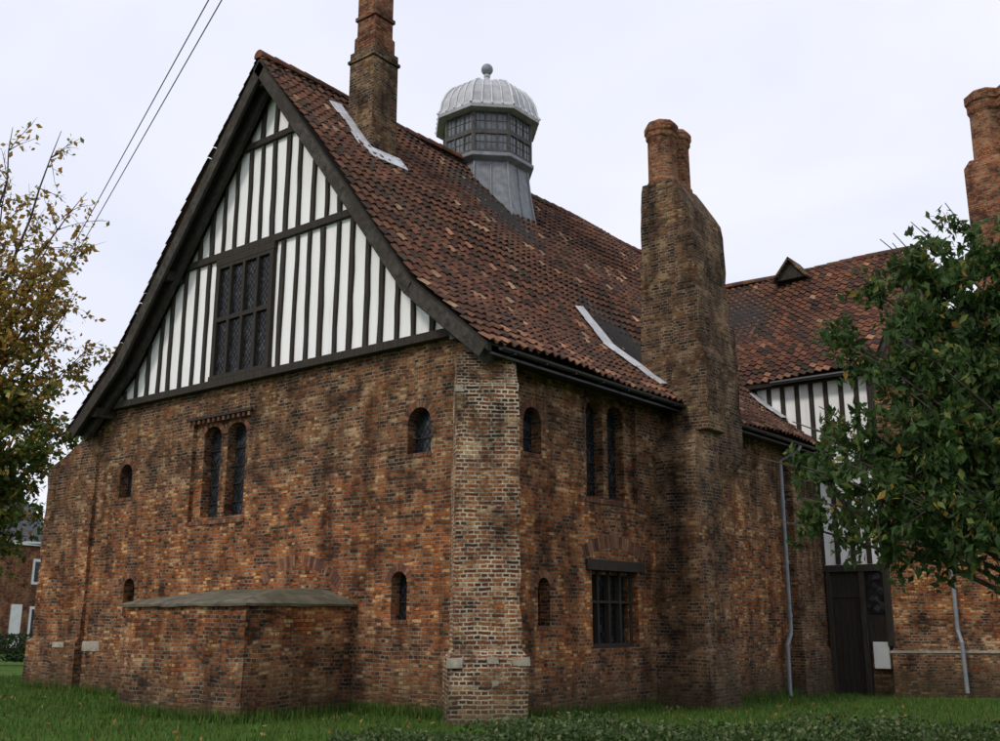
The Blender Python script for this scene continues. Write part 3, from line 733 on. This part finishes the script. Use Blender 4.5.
def colR(c):
    r=random.random()
    if r<.03: return (.30,.19,.04)
    if r<.16: return (.13,.16,.035)
    k=random.uniform(.6,1.5); return (.042*k,.083*k,.02*k)
tree('leafy_tree',bp,4.6,.16,TG,.13,560,colR,1.0,11,.46,.52,.5,.5,12,.6)
bp=ORG+Fv*28.0+Rv*(-14.9)
LT=[(-13.5,14.9,.35),(-12.7,15.4,.2),(-12.3,14.0,.45),(-13.8,13.7,.8),(-13.1,12.9,1),(-12.3,12.6,.8),(-12.7,11.6,1.1),(-13.7,12.0,1.2),(-12.0,10.7,1),(-13,10.6,1.3),(-14,10.4,1.2),(-12.5,9.5,1.3),(-13.6,9.3,1.4),(-14.3,9,1.4),(-11.8,8.9,1),(-13,8.4,1.4),
    (-14.1,7.8,1.8),(-12.2,7.9,1.4),(-13.3,7.3,2.0),(-12.6,6.9,1.8),(-11.9,6.6,1.6),(-13.9,6.5,2.4),(-13.2,6.1,2.4),(-12.5,5.8,2.0),(-12.0,5.6,1.5),(-14.2,5.4,2.4),(-13.4,5.1,2.2),(-12.8,5.0,1.6),(-14.0,4.7,1.6),(-12.2,5.0,1.2),
    (-14.6,12,.8),(-15.2,14,.4),(-16,12.5,.8),(-16.6,10.5,1),(-17.5,9,1),(-15.6,8.5,1.2),(-16.5,6.8,1.6),(-15.2,5.6,1.8),(-17.5,6,1.5),(-14.8,10.3,1),(-15.3,16,.2)]
LT=[(l+14.9-.1,random.uniform(-2,1.5),z,dn*1.15) for l,z,dn in LT]
def colL(c):
    z=c[2]; r=random.random(); green=max(0,min(1,(9.5-z)/3.5))
    if r<green*.8: k=random.uniform(.6,1.5); return (.08*k,.12*k,.022*k)
    return random.choice([(.40,.25,.045),(.48,.33,.08),(.30,.16,.03),(.24,.22,.05),(.38,.19,.04),(.20,.19,.035)])
tree('autumn_tree',bp,11.5,.26,LT,.185,430,colL,1.7,5,1.35,.6,.6,.2)

# ------------------------------------------------------------------ neighbouring house, hedge, tree line
nh=empty('neighbour_brick_house')
def W(D,l,z):
    p=ORG+Fv*D+Rv*l; return (p.x,p.y,z)
hb=MB(); hb.loft([[W(56,-27.5,-.5),W(60,-25.6,-.5),W(70,-30,-.5),W(64,-37,-.5)],[W(56,-27.5,5.7),W(60,-25.6,5.7),W(70,-30,5.7),W(64,-37,5.7)]])
hb.obj('house_walls',M_bred,nh,uv=True)
hb=MB()
Aq,Bq,Cq,Dq=W(55.6,-27.6,5.6),W(60,-25.2,5.6),W(70.4,-29.8,5.6),W(64,-37.4,5.6)
hb.loft([[Aq,Bq,Cq,Dq],[W(59,-29.8,8.8),W(61.5,-28.6,8.8),W(66,-30.8,8.8),W(63,-33.6,8.8)]]); hb.obj('house_roof',M_slate,nh)
hb=MB(); hb.loft([[W(60,-30.4,7),W(60,-29.6,7),W(61,-29.6,7),W(61,-30.4,7)],[W(60,-30.4,10),W(60,-29.6,10),W(61,-29.6,10),W(61,-30.4,10)]]); hb.obj('house_chimney',M_bred,nh,uv=True)
hb=MB()
def onwall(f,z,o=.06):
    a_=Vector(W(56,-27.5,0)); b2=Vector(W(60,-25.6,0)); n2=(b2-a_).normalized(); nn2=Vector((n2.y,-n2.x,0)); p=a_+(b2-a_)*f+nn2*o; return (p.x,p.y,z)
hg=MB()
for f0,f1,z0,z1 in ((.42,.58,.0,2.3),(.7,.9,.2,2.2),(.68,.9,3.4,4.8)):
    hb.loft([[onwall(f0,z0),onwall(f1,z0),onwall(f1,z1),onwall(f0,z1)],[onwall(f0,z0,-.1),onwall(f1,z0,-.1),onwall(f1,z1,-.1),onwall(f0,z1,-.1)]])
    if f0>.6:
        g0,g1=f0+.03,f1-.03
        hg.loft([[onwall(g0,z0+.15,.08),onwall(g1,z0+.15,.08),onwall(g1,z1-.15,.08),onwall(g0,z1-.15,.08)],[onwall(g0,z0+.15,.02),onwall(g1,z0+.15,.02),onwall(g1,z1-.15,.02),onwall(g0,z1-.15,.02)]])
hb.beam(onwall(0,5.62,.2),onwall(1,5.62,.2),.22,.05); hb.obj('house_windows',M_white,nh); hg.obj('house_glass',M_glass,nh)
cc=[]
for _ in range(9000):
    l=random.uniform(-28,-15.5); D_=40+random.uniform(-.5,.5); z=random.uniform(0,1.0); p=W(D_,l,z); cc.append(p)
leaves('privet_hedge',cc,.14,lambda c:tuple(q*random.uniform(.5,1.3) for q in (.03,.06,.018)),droop=0)
cc=[]
for _ in range(26000):
    a_=random.uniform(-1,1); l=-45+a_*45 if random.random()<.5 else random.uniform(-80,60); D_=95+random.uniform(-6,6)
    h=6+3*math.sin(l*.21)+2*math.sin(l*.53+1); z=random.uniform(0,h); cc.append(W(D_,l,z))
leaves('distant_trees',cc,1.1,lambda c:tuple(q*random.uniform(.6,1.3) for q in random.choice([(.04,.06,.025),(.07,.07,.03),(.05,.07,.03)])),droop=0,aspect=.9)

pe=empty('utility_poles_with_cables')
A1=Vector(W(40,-20.8,8.6)); B1=Vector(W(11.3,-3.52,9.0)); dirc=(B1-A1)
cb=MB()
for off in (-.1,.1):
    o_=Vector((off*.9,off*.4,0)); endp=A1+dirc*1.6
    P=[A1+o_+ (endp-A1)*t_ for t_ in np.linspace(0,1,14)]
    cb.tube(P,[.008]*14,5)
cb.obj('cables',M_cable,pe)
cb=MB(); cb.tube([(A1.x,A1.y,-.3),(A1.x,A1.y,8.9)],[.13,.09],10); cb.box(A1.x-.4,A1.x+.4,A1.y-.05,A1.y+.05,8.5,8.6); E1=A1+dirc*1.6
cb.tube([(E1.x,E1.y,-.3),(E1.x,E1.y,E1.z+.2)],[.13,.09],10); cb.obj('poles',M_bark,pe)

# ------------------------------------------------------------------ light
w=bpy.data.worlds.new('World'); scn.world=w; w.use_nodes=True
N=NT(w)
el,az_=math.radians(44),math.radians(188)
sky=N.n('ShaderNodeTexSky',sky_type='NISHITA',sun_disc=False,sun_elevation=el,sun_rotation=az_,air_density=1.0,dust_density=3.0)
tc=N.n('ShaderNodeTexCoord').outputs['Generated']
mp=N.n('ShaderNodeMapping',ins={'Vector':tc,'Scale':(1,1,2.2)}).outputs[0]
cl=N.noise(mp,1.3,4,.55,.5)
cloud=N.ramp(cl,[(.32,(6.9,7.2,8.6)),(.5,(7.8,8.0,9.0)),(.68,(8.7,8.8,9.3))])
c=N.mix(.93,sky.outputs[0],cloud)
bgd=N.n('ShaderNodeBackground',ins={'Color':c,'Strength':.118}); o=N.n('ShaderNodeOutputWorld'); N.t.links.new(bgd.outputs[0],o.inputs[0])
sl=bpy.data.lights.new('sun','SUN'); sl.energy=1.5; sl.angle=math.radians(10); sl.color=(1,.93,.82)
so=bpy.data.objects.new('sun',sl); COL.objects.link(so)
sd=Vector((math.sin(az_)*math.cos(el),math.cos(az_)*math.cos(el),math.sin(el)))
so.rotation_euler=sd.to_track_quat('Z','Y').to_euler()

cam=bpy.data.cameras.new('camera'); co=bpy.data.objects.new('camera',cam); COL.objects.link(co)
co.location=(10.78,-13.22,1.6); co.rotation_euler=(math.radians(90)+math.atan(247/1031),0,math.radians(38.4))
cam.sensor_width=36; cam.lens=37.12; cam.clip_end=2000; scn.camera=co
scn.view_settings.view_transform='Standard'; scn.view_settings.look='None'; scn.view_settings.exposure=0
